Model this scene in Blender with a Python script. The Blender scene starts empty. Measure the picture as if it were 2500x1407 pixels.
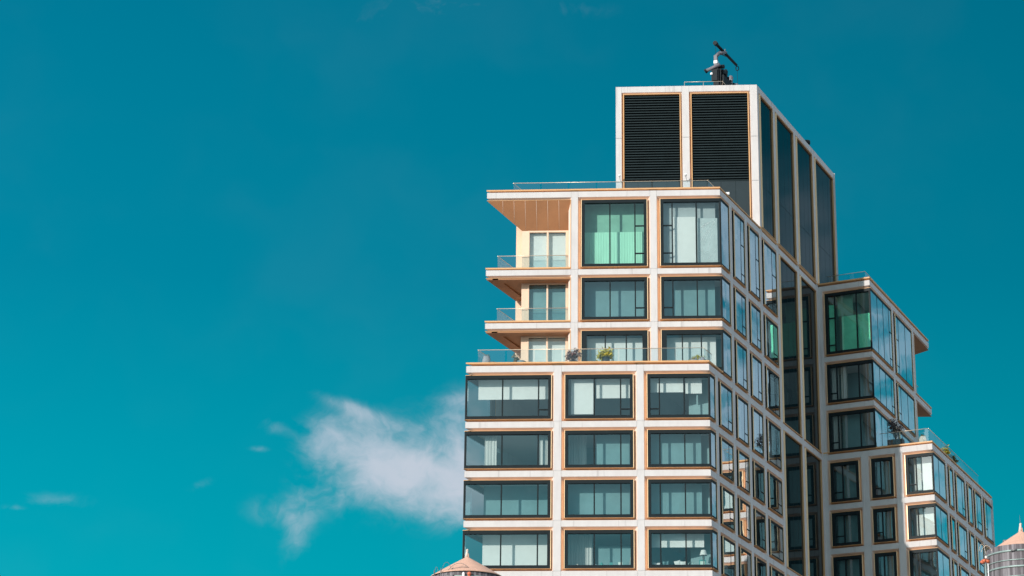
import bpy, math, random
from mathutils import Vector, Matrix, noise
R = math.radians
random.seed(7)
sc = bpy.context.scene
col = sc.collection

# ------------------------------------------------------------------ camera
cam = bpy.data.cameras.new('camera'); cam.lens = 84.955; cam.sensor_width = 36
cam.clip_start = 0.5; cam.clip_end = 20000
co = bpy.data.objects.new('camera', cam); col.objects.link(co); sc.camera = co
rt = Vector((0.99755036, 0.06907355, 0.01105113)); up = Vector((0.01196416, -0.32412607, 0.93594824))
up = Vector((0.01196416, -0.32412607, 0.94593824)); bk = Vector((0.06892127, -0.94348881, -0.32415849))
M = Matrix((rt, up, bk)).transposed().to_4x4(); M.translation = Vector((-1.95462866, -155.90809162, 0.0))
co.matrix_world = M

# ------------------------------------------------------------------ sun and sky
SUN_AZ, SUN_EL = 35.4, 18.0          # to the left of the front facade's normal, above the horizon
sv = Vector((-math.sin(R(SUN_AZ)) * math.cos(R(SUN_EL)), -math.cos(R(SUN_AZ)) * math.cos(R(SUN_EL)), math.sin(R(SUN_EL))))
sl = bpy.data.lights.new('sun', 'SUN'); sl.energy = 4.0; sl.angle = R(0.5); sl.color = (1.0, 0.93, 0.86)
so = bpy.data.objects.new('sun', sl); col.objects.link(so)
so.rotation_euler = sv.to_track_quat('Z', 'Y').to_euler(); so.location = (-60, -90, 60)
sc.view_settings.view_transform = 'Standard'; sc.view_settings.look = 'None'
sc.view_settings.exposure = 0.0; sc.view_settings.gamma = 1.0

class NG:
    """small helper for building node trees"""
    def __init__(s, nt): s.nt = nt; s.n = nt.nodes; s.l = nt.links
    def node(s, t, **k):
        n = s.n.new(t)
        for a, v in k.items(): setattr(n, a, v)
        return n
    def put(s, sock, v):
        if isinstance(v, bpy.types.NodeSocket): s.l.new(v, sock)
        elif isinstance(v, (tuple, list)) and len(v) == 3 and sock.type == 'RGBA': sock.default_value = (*v, 1)
        else: sock.default_value = v
    def math(s, op, a, b=0.0, c=None, clamp=False):
        n = s.node('ShaderNodeMath', operation=op, use_clamp=clamp); s.put(n.inputs[0], a); s.put(n.inputs[1], b)
        if c is not None: s.put(n.inputs[2], c)
        return n.outputs[0]
    def vmath(s, op, a, b):
        n = s.node('ShaderNodeVectorMath', operation=op); s.put(n.inputs[0], a); s.put(n.inputs[1], b)
        return n.outputs['Value'] if op in ('DOT_PRODUCT', 'LENGTH') else n.outputs[0]
    def mix(s, f, a, b, mode='MIX'):
        n = s.node('ShaderNodeMix', data_type='RGBA', blend_type=mode); s.put(n.inputs[0], f); s.put(n.inputs[6], a); s.put(n.inputs[7], b)
        return n.outputs[2]
    def noise(s, vec, scale, detail=4, rough=0.5, dist=0.0):
        n = s.node('ShaderNodeTexNoise'); s.put(n.inputs['Vector'], vec); n.inputs['Scale'].default_value = scale
        n.inputs['Detail'].default_value = detail; n.inputs['Roughness'].default_value = rough; n.inputs['Distortion'].default_value = dist
        return n.outputs[0]
    def ramp(s, f, stops, interp='LINEAR'):
        n = s.node('ShaderNodeValToRGB'); s.put(n.inputs[0], f); e = n.color_ramp.elements; n.color_ramp.interpolation = interp
        while len(e) < len(stops): e.new(0.5)
        for q, (p, c) in zip(e, stops): q.position = p; q.color = (*c, 1) if len(c) == 3 else c
        return n.outputs[0]
    def sstep(s, v, a, b):
        n = s.node('ShaderNodeMapRange', interpolation_type='SMOOTHSTEP'); s.put(n.inputs[0], v); n.inputs[1].default_value = a; n.inputs[2].default_value = b
        return n.outputs[0]
    def xyz(s, x, y, z):
        n = s.node('ShaderNodeCombineXYZ'); s.put(n.inputs[0], x); s.put(n.inputs[1], y); s.put(n.inputs[2], z); return n.outputs[0]

world = bpy.data.worlds.new('World'); sc.world = world; world.use_nodes = True
g = NG(world.node_tree); g.n.clear()
tc = g.node('ShaderNodeTexCoord').outputs['Generated']
sep = g.node('ShaderNodeSeparateXYZ'); g.put(sep.inputs[0], tc); X, Y, Z = sep.outputs
sky = g.node('ShaderNodeTexSky', sky_type='NISHITA', sun_disc=False, sun_elevation=R(SUN_EL), sun_rotation=R(180 + SUN_AZ))
sky.altitude = 0; sky.air_density = 1.0; sky.dust_density = 0.3; sky.ozone_density = 1.0
bw = g.node('ShaderNodeRGBToBW'); g.put(bw.inputs[0], sky.outputs[0])
az = g.math('ARCTAN2', X, Y)                                   # 0 straight behind the building, + to the right
el = g.math('ARCSINE', Z)
CLOUDS = [((-6.1, 14.25, 1.5, 0.75, -6), 1.15), ((-4.6, 14.7, 1.2, 1.3, 0), 0.85), ((-7.4, 14.7, 1.3, 0.7, -22), 0.62), ((-8.7, 15.2, 0.75, 0.65, 15), 0.55), ((-5.2, 15.8, 0.9, 0.7, 0), 0.50), ((-8.0, 15.95, 1.0, 0.16, -18), 0.42), ((-7.0, 15.2, 1.6, 0.9, 0), 0.25),
          ((-9.3, 12.9, 0.45, 0.75, 0), 0.36), ((-9.8, 13.5, 0.75, 0.35, 0), 0.36), ((-8.7, 13.9, 1.1, 0.6, 0), 0.33), ((-15.1, 13.5, 0.8, 0.24, 3), 0.30), ((-11.7, 14.05, 0.36, 0.13, 25), 0.28), ((-16.0, 13.3, 0.4, 0.08, 0), 0.28),
          ((-9.9, 15.5, 0.4, 0.2, 0), 0.34), ((-10.3, 14.95, 0.3, 0.09, 0), 0.30), ((-7.4, 25.3, 1.4, 0.4, 10), 0.17), ((-5.3, 25.6, 1.8, 0.4, -5), 0.19), ((-2.6, 25.5, 1.6, 0.3, 0), 0.14), ((-5.6, 16.25, 0.3, 0.12, 0), 0.24)]
teal = g.ramp(g.math('MULTIPLY', el, 1.6, clamp=True), [(0.0, (0.06, 0.42, 0.50)), (0.30, (0.0, 0.385, 0.475)), (0.40, (0.0, 0.325, 0.43)), (0.53, (0.0, 0.235, 0.355)), (0.70, (0.0, 0.19, 0.305)), (0.80, (0.0, 0.168, 0.278)), (1.0, (0.0, 0.10, 0.19))])
side_f = g.math('MAXIMUM', g.math('MINIMUM', g.math('SUBTRACT', 0.96, g.math('MULTIPLY', az, 0.55)), 1.25), 0.8)   # brighter towards the sun's side
teal = g.mix(1.0, teal, g.xyz(side_f, side_f, side_f), 'MULTIPLY')
blue = g.mix(0.10, teal, g.mix(1.0, (0.0, 0.035, 0.05), bw.outputs[0], 'MULTIPLY'))
# clouds: domain-warped noise on the direction of view
warp = g.node('ShaderNodeTexNoise'); g.put(warp.inputs['Vector'], tc); warp.inputs['Scale'].default_value = 26; warp.inputs['Detail'].default_value = 4
wv = g.vmath('ADD', g.vmath('MULTIPLY', tc, (1.0, 1.0, 1.35)), g.vmath('MULTIPLY', g.vmath('SUBTRACT', warp.outputs[1], (0.5, 0.5, 0.5)), (0.06, 0.06, 0.06)))
n1 = g.noise(wv, 30.0, 9, 0.56)
nf = g.noise(wv, 11.0, 3, 0.5)
def blob(a0, e0, ra, re, rot=0.0):
    da = g.math('SUBTRACT', az, R(a0)); de = g.math('SUBTRACT', el, R(e0))
    c, s_ = math.cos(R(rot)), math.sin(R(rot))
    p = g.math('ADD', g.math('MULTIPLY', da, c), g.math('MULTIPLY', de, s_)); q = g.math('SUBTRACT', g.math('MULTIPLY', de, c), g.math('MULTIPLY', da, s_))
    d2 = g.math('ADD', g.math('POWER', g.math('ABSOLUTE', g.math('DIVIDE', p, R(ra))), 2.0), g.math('POWER', g.math('ABSOLUTE', g.math('DIVIDE', q, R(re))), 2.0))
    return g.math('POWER', 2.71828, g.math('MULTIPLY', d2, -1.0))
mask = None
for (b, wgt) in CLOUDS:
    m_ = g.math('MULTIPLY', blob(*b), wgt)
    mask = m_ if mask is None else g.math('ADD', mask, m_)
mask = g.math('MINIMUM', mask, 1.35)
# the noise eats into the soft masses, so thin edges break up first
wisp = g.noise(g.vmath('ADD', g.vmath('MULTIPLY', tc, (1.0, 1.0, 1.8)), g.vmath('MULTIPLY', g.vmath('SUBTRACT', warp.outputs[1], (0.5, 0.5, 0.5)), (0.09, 0.09, 0.09))), 62.0, 8, 0.6)
nn = g.math('ADD', g.math('MULTIPLY', n1, 0.7), g.math('MULTIPLY', wisp, 0.3))
dens = g.math('SUBTRACT', g.math('ADD', mask, g.math('MULTIPLY', nn, 3.6)), 1.85)
view_cl = g.math('MULTIPLY', g.math('MULTIPLY', g.sstep(dens, -0.05, 1.55), g.sstep(mask, 0.02, 0.50)), 0.86)
haze = g.math('MULTIPLY', g.sstep(nf, 0.40, 0.80), 0.010)
view_cl = g.math('MAXIMUM', view_cl, haze)
# broken cloud in the rest of the sky: behind the camera, overhead, to the right
n2 = g.noise(g.vmath('MULTIPLY', tc, (1.0, 1.0, 2.2)), 3.6, 8, 0.58, 0.4)
away = g.sstep(g.vmath('DOT_PRODUCT', tc, (0.07, 0.93, 0.35)), 0.93, 0.80)
rightc = g.sstep(g.vmath('DOT_PRODUCT', tc, (0.60, 0.73, 0.32)), 0.90, 0.985)
behind = g.sstep(g.vmath('DOT_PRODUCT', tc, (0.0, -0.93, 0.36)), 0.80, 0.95)
thr = g.math('ADD', g.math('SUBTRACT', n2, g.math('MULTIPLY', behind, 0.05)), g.math('MULTIPLY', rightc, 0.07))
right_cl = g.math('MULTIPLY', g.sstep(el, R(22.3), R(20.6)), g.sstep(n1, 0.36, 0.60))           # low cloud bank on the right
rest_cl = g.math('MULTIPLY', away, g.mix(rightc, g.sstep(thr, 0.40, 0.60), right_cl))
cl = g.math('MAXIMUM', view_cl, g.math('MULTIPLY', rest_cl, g.math('SUBTRACT', 1.0, g.math('MULTIPLY', behind, 0.5))))
cloudcol = g.mix(away, g.mix(g.sstep(nf, 0.35, 0.65), (0.42, 0.54, 0.66), (0.62, 0.65, 0.74)), g.mix(behind, g.mix(rightc, (1.08, 1.22, 1.38), (0.34, 0.47, 0.58)), (0.40, 0.60, 0.68)))
skyc = g.mix(cl, blue, cloudcol)
# bright haze round the sun
glow = g.math('POWER', g.math('MAXIMUM', g.vmath('DOT_PRODUCT', tc, tuple(sv)), 0.0), 14.0)
skyc = g.mix(1.0, skyc, g.mix(1.0, (1.9, 1.75, 1.5), g.xyz(glow, glow, glow), 'MULTIPLY'), 'ADD')
bg = g.node('ShaderNodeBackground'); g.put(bg.inputs[0], skyc); bg.inputs[1].default_value = 1.0
ow = g.node('ShaderNodeOutputWorld'); g.l.new(bg.outputs[0], ow.inputs[0])

# ------------------------------------------------------------------ materials
def mat(name, base=(0.5, 0.5, 0.5), rough=0.6, metal=0.0, vary=0.0, scale=3.0, bump=0.0, spec=0.5, stretch=(1, 1, 1)):
    m = bpy.data.materials.new(name); m.use_nodes = True; g = NG(m.node_tree); p = g.n['Principled BSDF']
    p.inputs['Roughness'].default_value = rough; p.inputs['Metallic'].default_value = metal; p.inputs['Specular IOR Level'].default_value = spec
    if vary or bump:
        gc = g.node('ShaderNodeNewGeometry').outputs['Position']; v = g.vmath('MULTIPLY', gc, stretch)
        nz = g.noise(v, scale, 5, 0.6)
        lo = tuple(c * (1 - vary) for c in base); hi = tuple(min(1, c * (1 + vary)) for c in base)
        g.put(p.inputs['Base Color'], g.ramp(nz, [(0.3, lo), (0.7, hi)]))
        if bump:
            b = g.node('ShaderNodeBump'); b.inputs['Strength'].default_value = bump; b.inputs['Distance'].default_value = 0.05; g.put(b.inputs['Height'], nz)
            g.l.new(b.outputs[0], p.inputs['Normal'])
    else: p.inputs['Base Color'].default_value = (*base, 1)
    return m

def concrete_mat():
    m = bpy.data.materials.new('pale_cast_concrete'); m.use_nodes = True; g = NG(m.node_tree); p = g.n['Principled BSDF']
    pos = g.node('ShaderNodeNewGeometry').outputs['Position']
    big = g.noise(pos, 0.35, 3, 0.5); mid = g.noise(g.vmath('MULTIPLY', pos, (1, 1, 0.35)), 2.2, 5, 0.6)
    streak = g.noise(g.vmath('MULTIPLY', pos, (1, 1, 0.05)), 2.6, 3, 0.7)
    c = g.ramp(mid, [(0.25, (0.57, 0.54, 0.53)), (0.75, (0.66, 0.635, 0.62))])
    c = g.mix(g.math('MULTIPLY', g.sstep(big, 0.4, 0.7), 0.25), c, (0.54, 0.50, 0.49))
    c = g.mix(g.math('MULTIPLY', g.sstep(streak, 0.57, 0.72), 0.38), c, (0.27, 0.24, 0.235))
    g.put(p.inputs['Base Color'], c); p.inputs['Roughness'].default_value = 0.75; p.inputs['Specular IOR Level'].default_value = 0.25
    b = g.node('ShaderNodeBump'); b.inputs['Strength'].default_value = 0.25; b.inputs['Distance'].default_value = 0.02; g.put(b.inputs['Height'], mid)
    g.l.new(b.outputs[0], p.inputs['Normal'])
    return m

def glass_mat(name, tint, refl, ior, wave=0.0, gloss_tint=(0.92, 0.97, 1.0), rough=0.0, graze=0.0):
    m = bpy.data.materials.new(name); m.use_nodes = True; g = NG(m.node_tree); g.n.clear()
    tr = g.node('ShaderNodeBsdfTransparent'); tr.inputs[0].default_value = (*tint, 1)
    gl = g.node('ShaderNodeBsdfGlossy'); gl.inputs[0].default_value = (*gloss_tint, 1); gl.inputs['Roughness'].default_value = rough
    if wave:
        pos = g.node('ShaderNodeNewGeometry').outputs['Position']
        b = g.node('ShaderNodeBump'); b.inputs['Strength'].default_value = wave; b.inputs['Distance'].default_value = 0.05
        g.put(b.inputs['Height'], g.noise(pos, 0.55, 2, 0.4)); g.l.new(b.outputs[0], gl.inputs['Normal'])
    lw = g.node('ShaderNodeLayerWeight'); lw.inputs[0].default_value = 0.5; fc = lw.outputs['Facing']
    r0 = ((ior - 1) / (ior + 1)) ** 2 + refl                       # Schlick's curve, the same from both sides of the pane
    f = g.math('ADD', g.math('ADD', g.math('MULTIPLY', g.math('POWER', fc, 5.0), 1 - r0), r0), g.math('MULTIPLY', g.math('POWER', fc, 2.5), graze), clamp=True)
    mx = g.node('ShaderNodeMixShader'); g.put(mx.inputs[0], f); g.l.new(tr.outputs[0], mx.inputs[1]); g.l.new(gl.outputs[0], mx.inputs[2])
    o = g.node('ShaderNodeOutputMaterial'); g.l.new(mx.outputs[0], o.inputs[0])
    return m

CON = concrete_mat()
GOLD = mat('copper_gold_trim', (0.69, 0.385, 0.18), 0.5, 0.0, 0.08, 1.5, 0, 0.3)
JAMB = mat('lit_tone_jamb_trim', (0.98, 0.68, 0.41), 0.42, 0.25, 0.03, 1.5, 0, 0.5)  # gold trim paled, so jambs in shade look brightly lit
SPLAY = mat('rose_beige_reveal', (0.80, 0.62, 0.52), 0.7, 0, 0.08, 1.2)
CREAM = mat('cream_metal_cladding', (0.80, 0.57, 0.41), 0.5, 0.1, 0.06, 1.0)
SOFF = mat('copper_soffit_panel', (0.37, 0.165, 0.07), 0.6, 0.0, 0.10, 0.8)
BLK = mat('blackened_metal_frame', (0.009, 0.016, 0.019), 0.55, 0.0, 0.15, 1.5, 0, 0.15)
DKSL = mat('dark_louver_metal', (0.014, 0.026, 0.029), 0.55, 0.0, 0.15, 1.5, 0, 0.2)
PANEL = mat('dark_green_spandrel_glass', (0.004, 0.015, 0.018), 0.05, 0.0, 0.25, 0.5, 0.03, 0.15)
GREYP = mat('charcoal_flat_panel', (0.020, 0.031, 0.036), 0.35, 0, 0.1, 1.0)
GLASS = glass_mat('teal_window_glass', (0.84, 0.90, 0.89), 0.08, 1.7, 0.08, graze=1.2)
GREENG = glass_mat('green_window_glass', (0.68, 0.92, 0.83), 0.05, 1.6, 0.15, graze=0.5)
RAILG = glass_mat('clear_balustrade_glass', (0.80, 0.90, 0.92), 0.05, 1.45)
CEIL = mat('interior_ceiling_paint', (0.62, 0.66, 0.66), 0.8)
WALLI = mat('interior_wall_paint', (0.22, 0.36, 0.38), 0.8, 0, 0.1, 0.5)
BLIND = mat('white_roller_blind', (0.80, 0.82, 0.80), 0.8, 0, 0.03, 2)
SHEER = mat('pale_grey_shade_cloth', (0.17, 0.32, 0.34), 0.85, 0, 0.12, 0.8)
WMINT = mat('bright_green_wall_paint', (0.34, 0.88, 0.66), 0.8, 0, 0.18, 0.9)
GREYC = mat('grey_dust_sheet', (0.42, 0.48, 0.49), 0.85, 0, 0.12, 1.2)
MINTD = mat('grey_green_backing_cloth', (0.34, 0.47, 0.43), 0.85, 0, 0.15, 1.0)
MINT = mat('mint_curtain_cloth', (0.58, 0.76, 0.68), 0.85, 0, 0.10, 1.6, 0, 0.5, (1, 1, 0.15))
CURT = mat('grey_pleated_curtain', (0.55, 0.57, 0.55), 0.85, 0, 0.25, 7.0, 0, 0.5, (1, 1, 0.02))
RAIL = mat('champagne_handrail', (0.72, 0.58, 0.44), 0.35, 0.5)
ROOFM = mat('roof_gravel', (0.33, 0.32, 0.31), 0.9, 0, 0.2, 4)
STEEL = mat('weathered_steel', (0.20, 0.20, 0.20), 0.5, 0.5, 0.2, 4)
DKST = mat('dark_machine_paint', (0.012, 0.018, 0.022), 0.6, 0.0, 0.3, 4, 0, 0.15)
MAST = mat('grey_purple_mast_paint', (0.16, 0.15, 0.17), 0.6, 0.0, 0.1, 3)
WHITE = mat('white_paint', (0.80, 0.80, 0.79), 0.5)

# ------------------------------------------------------------------ mesh helpers
class MB:
    def __init__(s): s.v = []; s.f = []; s.m = []; s.mats = []; s.sm = []
    def mi(s, m):
        if m not in s.mats: s.mats.append(m)
        return s.mats.index(m)
    def poly(s, pts, m, flip=False, smooth=False):
        i = len(s.v); s.v += [tuple(p) for p in pts]; q = list(range(i, i + len(pts)))
        s.f.append(q[::-1] if flip else q); s.m.append(s.mi(m)); s.sm.append(smooth)
    def hexa(s, a, b, m, ms=None):
        """a, b: two quads (lists of 4 points) in the same order; closed body"""
        i = len(s.v); s.v += [tuple(p) for p in a] + [tuple(p) for p in b]; k = s.mi(m)
        for q in ((0, 1, 2, 3), (7, 6, 5, 4), (0, 4, 5, 1), (1, 5, 6, 2), (2, 6, 7, 3), (3, 7, 4, 0)):
            s.f.append([i + j for j in q]); s.m.append(s.mi(ms) if ms and 4 in q and 0 in q or ms and q in ((1, 5, 6, 2), (2, 6, 7, 3)) else k); s.sm.append(False)
    def prism(s, pts, z0, z1, m, mtop=None, mbot=None):
        n = len(pts)
        a = sum(pts[i][0] * pts[(i + 1) % n][1] - pts[(i + 1) % n][0] * pts[i][1] for i in range(n))
        if a < 0: pts = pts[::-1]
        s.poly([(x, y, z1) for x, y in pts], mtop or m); s.poly([(x, y, z0) for x, y in pts[::-1]], mbot or m)
        for i in range(n):
            (x0, y0), (x1, y1) = pts[i], pts[(i + 1) % n]
            s.poly([(x0, y0, z0), (x1, y1, z0), (x1, y1, z1), (x0, y0, z1)], m)
    def tube(s, a, b, r0, r1, m, n=8, caps=True):
        a = Vector(a); b = Vector(b); d = (b - a); 
        if d.length < 1e-6: return
        d.normalize(); t = Vector((0, 0, 1)) if abs(d.z) < 0.9 else Vector((1, 0, 0)); e1 = d.cross(t).normalized(); e2 = d.cross(e1)
        i = len(s.v); k = s.mi(m)
        for (c, r) in ((a, r0), (b, r1)):
            for j in range(n):
                q = 2 * math.pi * j / n; s.v.append(tuple(c + (e1 * math.cos(q) + e2 * math.sin(q)) * r))
        for j in range(n):
            s.f.append([i + j, i + (j + 1) % n, i + n + (j + 1) % n, i + n + j]); s.m.append(k); s.sm.append(True)
        if caps:
            s.f.append([i + j for j in range(n)][::-1]); s.m.append(k); s.sm.append(False)
            s.f.append([i + n + j for j in range(n)]); s.m.append(k); s.sm.append(False)
    def path(s, pts, r, m, n=6):
        for a, b in zip(pts, pts[1:]): s.tube(a, b, r, r, m, n)
    def lathe(s, c, prof, m, n=32, smooth=True):
        i = len(s.v); k = s.mi(m); c = Vector(c)
        for (r, z) in prof:
            for j in range(n):
                q = 2 * math.pi * j / n; s.v.append((c.x + r * math.cos(q), c.y + r * math.sin(q), c.z + z))
        for p in range(len(prof) - 1):
            for j in range(n):
                s.f.append([i + p * n + j, i + p * n + (j + 1) % n, i + (p + 1) * n + (j + 1) % n, i + (p + 1) * n + j]); s.m.append(k); s.sm.append(smooth)
    def ball(s, c, r, m, n=12, sz=1.0):
        s.lathe(c, [(max(1e-3, r * math.sin(math.pi * t / 8)), -r * sz * math.cos(math.pi * t / 8)) for t in range(9)], m, n)
    def build(s, name, parent=None):
        me = bpy.data.meshes.new(name); me.from_pydata(s.v, [], s.f)
        for m in s.mats: me.materials.append(m)
        me.polygons.foreach_set('material_index', s.m); me.polygons.foreach_set('use_smooth', s.sm); me.update()
        o = bpy.data.objects.new(name, me); col.objects.link(o)
        if parent: o.parent = parent
        return o

def thing(name, label, cat, loc=(0, 0, 0), group=None):
    o = bpy.data.objects.new(name, None); col.objects.link(o); o.location = loc; o['label'] = label; o['category'] = cat
    if group: o['group'] = group
    bpy.context.view_layer.update()
    return o
def tag(o, label, cat, group=None):
    o['label'] = label; o['category'] = cat
    if group: o['group'] = group
    return o

class Fr:
    """a facade's frame: u along the wall (left to right seen from outside), d outwards, z up"""
    def __init__(s, o, ang): s.o = Vector((o[0], o[1])); s.U = Vector((math.cos(R(ang)), math.sin(R(ang)))); s.N = Vector((s.U.y, -s.U.x))
    def p(s, u, d, z): q = s.o + s.U * u + s.N * d; return (q.x, q.y, z)
    def xy(s, u, d=0.0): q = s.o + s.U * u + s.N * d; return (q.x, q.y)
    def box(s, mb, u0, u1, d0, d1, z0, z1, m):
        mb.hexa([s.p(u0, d1, z0), s.p(u1, d1, z0), s.p(u1, d1, z1), s.p(u0, d1, z1)], [s.p(u0, d0, z0), s.p(u1, d0, z0), s.p(u1, d0, z1), s.p(u0, d0, z1)], m)

AY, AW = 69.738, -22.383
def SD(s): return (s * math.cos(R(AY)), s * math.sin(R(AY)))
UYv = Vector((math.cos(R(AY)), math.sin(R(AY)))); UWv = Vector((math.cos(R(AW)), math.sin(R(AW))))
pod = Fr((0, 0), 0); m1 = Fr(SD(2.85), 0); tow = Fr(SD(11.6), 0); side = Fr((0, 0), AY)
O = Vector(SD(25.66)); wf = Fr(O, AW); su = Fr(O + UWv * 4.2, AY); slw = Fr(O + UWv * 8.58, AY)
DEP = 0.35                                                          # depth of the splayed reveals
def cs(interior): return DEP / math.tan(R(interior / 2))            # mitre of a reveal round a corner
C_R = cs(110.26); C_L = cs(69.74); C_W = cs(87.88)

building = thing('apartment_building', 'pale concrete apartment tower with copper trimmed black windows and a louvered rooftop block', 'building', (0, 0, -1.6))
def part(mb, name, parent=None, label=None):
    o = mb.build(name); p = parent or building
    o.parent = p
    if p is building: o.matrix_parent_inverse = Matrix.Translation((0, 0, 1.6))
    if label: o['label'] = label
    return o

def band_seg(mb, f, u0, u1, zb, zt, sL=0.2, sR=0.2, m=None):
    j = 0.012; a0 = u0 + j; a1 = u1 - j
    mb.hexa([f.p(a0, 0, zb), f.p(a1, 0, zb), f.p(a1, 0, zt), f.p(a0, 0, zt)],
            [f.p(a0 + sL, -DEP, zb - 0.2), f.p(a1 - sR, -DEP, zb - 0.2), f.p(a1 - sR, -DEP, zt + 0.13), f.p(a0 + sL, -DEP, zt + 0.13)], m or CON, SPLAY)
def pier_seg(mb, f, ua, ub, z0, z1, hL=0.2, hR=0.2):
    j = 0.012
    mb.hexa([f.p(ua, 0, z0 + j), f.p(ub, 0, z0 + j), f.p(ub, 0, z1), f.p(ua, 0, z1)],
            [f.p(ua - hL, -DEP, z0 + .13), f.p(ub + hR, -DEP, z0 + .13), f.p(ub + hR, -DEP, z1 - .2), f.p(ua - hL, -DEP, z1 - .2)], CON, SPLAY)
def pier(f, ua, ub, levels, hL=0.2, hR=0.2, name='pier', last=True):
    """levels: (zb, zt) of every floor band from the top down; the pier runs over them"""
    mb = MB()
    for i, (zb, zt) in enumerate(levels):
        f.box(mb, ua, ub, -DEP, 0, zb, zt, CON)
        if i + 1 < len(levels): pier_seg(mb, f, ua, ub, levels[i + 1][1], zb, hL, hR)
    return part(mb, name)
def bands(f, segs, levels, name='floor_band'):
    """segs: (u0, u1, sL, sR)"""
    for (zb, zt) in levels:
        mb = MB()
        for (u0, u1, sL, sR) in segs: band_seg(mb, f, u0, u1, zb, zt, sL, sR)
        part(mb, name)

def coping(mb, f, u0, u1, z, cL=0.0, cR=0.0, d1=0.02, d0=-0.45):
    """gold edge on top of a roof or balcony slab; z its top"""
    mb.hexa([f.p(u0, d1, z - .10), f.p(u1, d1, z - .10), f.p(u1, d1, z), f.p(u0, d1, z)],
            [f.p(u0 + cL, d0, z - .16), f.p(u1 - cR, d0, z - .16), f.p(u1 - cR, d0, z), f.p(u0 + cL, d0, z)], GOLD)

def splayed_jamb(mb, f, u, s, d1, z0, z1, lean=.095, lip=.012):
    """metal jamb that leans in towards the pane; s = 1 at a window's left, -1 at its right"""
    q = [(u, -.32), (u + s * lean, d1), (u + s * (lean + lip), d1), (u + s * .06, -.32)]  # wide lean is shaped to mirror bright sky and lighten the jamb
    if s < 0: q = [(b, d) for b, d in q][::-1]
    lo = [f.p(a, d, z0) for a, d in q]; hi = [f.p(a, d, z1) for a, d in q]
    n = 4
    mb.poly(hi, JAMB, True); mb.poly(lo, JAMB)
    for i in range(n): j = (i + 1) % n; mb.poly([lo[i], hi[i], hi[j], lo[j]], JAMB)

def window(f, u0, u1, z0, z1, mull=(), trans=(), oL=False, oR=False, fw=0.27, glass=None, blinds=(), fh=0.27, name='window', cL=0, cR=0, gd=-.08):
    """u0..u1, z0..z1: outer size of the box window. oL/oR: runs round the building's corner there. blinds: (u0,u1,z0,z1,depth,mat,name)"""
    glass = glass or GLASS; P1 = 0.05; t = 0.035
    mb = MB(); g0 = u0 + (0.06 if oL else fw); g1 = u1 - (0.06 if oR else fw); zg0 = z0 + fh; zg1 = z1 - fh
    a0 = u0 + (0 if oL else t); a1 = u1 - (0 if oR else t)
    if not oL: f.box(mb, a0, g0, -.30, P1 - .012, z0 + t, z1 - t, BLK)
    else: f.box(mb, u0, g0, -.10, P1 - .012, z0 + t, z1 - t, BLK)
    if not oR: f.box(mb, g1, a1, -.30, P1 - .012, z0 + t, z1 - t, BLK)
    else: f.box(mb, g1, u1, -.10, P1 - .012, z0 + t, z1 - t, BLK)
    f.box(mb, g0, g1, -.30, P1 - .012, z0 + t, zg0, BLK); f.box(mb, g0, g1, -.30, P1 - .012, zg1, z1 - t, BLK)
    for u in mull: f.box(mb, u - (.045 if gd < 0 else .03), u + (.045 if gd < 0 else .03), gd - .08, gd + (.05 if gd < 0 else .012), zg0, zg1, BLK)
    for (a, b, z) in trans: f.box(mb, max(a, g0), min(b, g1), gd - .07, gd + (.045 if gd < 0 else .01), z - .04, z + .04, BLK)
    w = part(mb, name)
    tb = MB(); e0 = u0 + (cL if oL else 0); e1 = u1 - (cR if oR else 0)
    f.box(tb, u0, u1, -.40, P1, z1 - t, z1, GOLD)
    # rounded sill: two stacked bodies
    tb.hexa([f.p(u0, P1 + .045, z0 + t * .6), f.p(u1, P1 + .045, z0 + t * .6), f.p(u1, P1 + .045, z0 + t), f.p(u0, P1 + .045, z0 + t)],
            [f.p(e0, -.42, z0 - .03), f.p(e1, -.42, z0 - .03), f.p(e1, -.42, z0 + t), f.p(e0, -.42, z0 + t)], GOLD)
    if not oL: splayed_jamb(tb, f, u0, 1, P1 + (.05 if gd > 0 else .02), z0 + t, z1 - t, .095 if gd > 0 else .02, .012 if gd > 0 else .045)
    if not oR: splayed_jamb(tb, f, u1, -1, P1 + .02, z0 + t, z1 - t, .02, .04)
    part(tb, 'trim', w)
    # a single sheet keeps one reflecting surface per pane
    gb = MB(); gb.poly([f.p(g0 - .02, gd, zg0 - .02), f.p(g1 + .02, gd, zg0 - .02), f.p(g1 + .02, gd, zg1 + .02), f.p(g0 - .02, gd, zg1 + .02)], glass)
    part(gb, 'glass_pane', w)
    for (b0, b1, c0, c1, dp, bm, bn) in blinds:
        bb = MB()
        if 'curtain' in bn:
            n = max(6, int((b1 - b0) / 0.09)); fold = .014 if bm is MINT else .04
            for i in range(n):
                x0 = b0 + (b1 - b0) * i / n; x1 = b0 + (b1 - b0) * (i + 1) / n; y0 = fold * (i % 2); y1 = fold * ((i + 1) % 2)
                bb.poly([f.p(x0, -dp - y0, c0), f.p(x1, -dp - y1, c0), f.p(x1, -dp - y1, c1), f.p(x0, -dp - y0, c1)], bm)
        else: f.box(bb, b0, b1, -dp - .02, -dp, c0, c1, bm)
        part(bb, bn, w)
    return w

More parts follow.
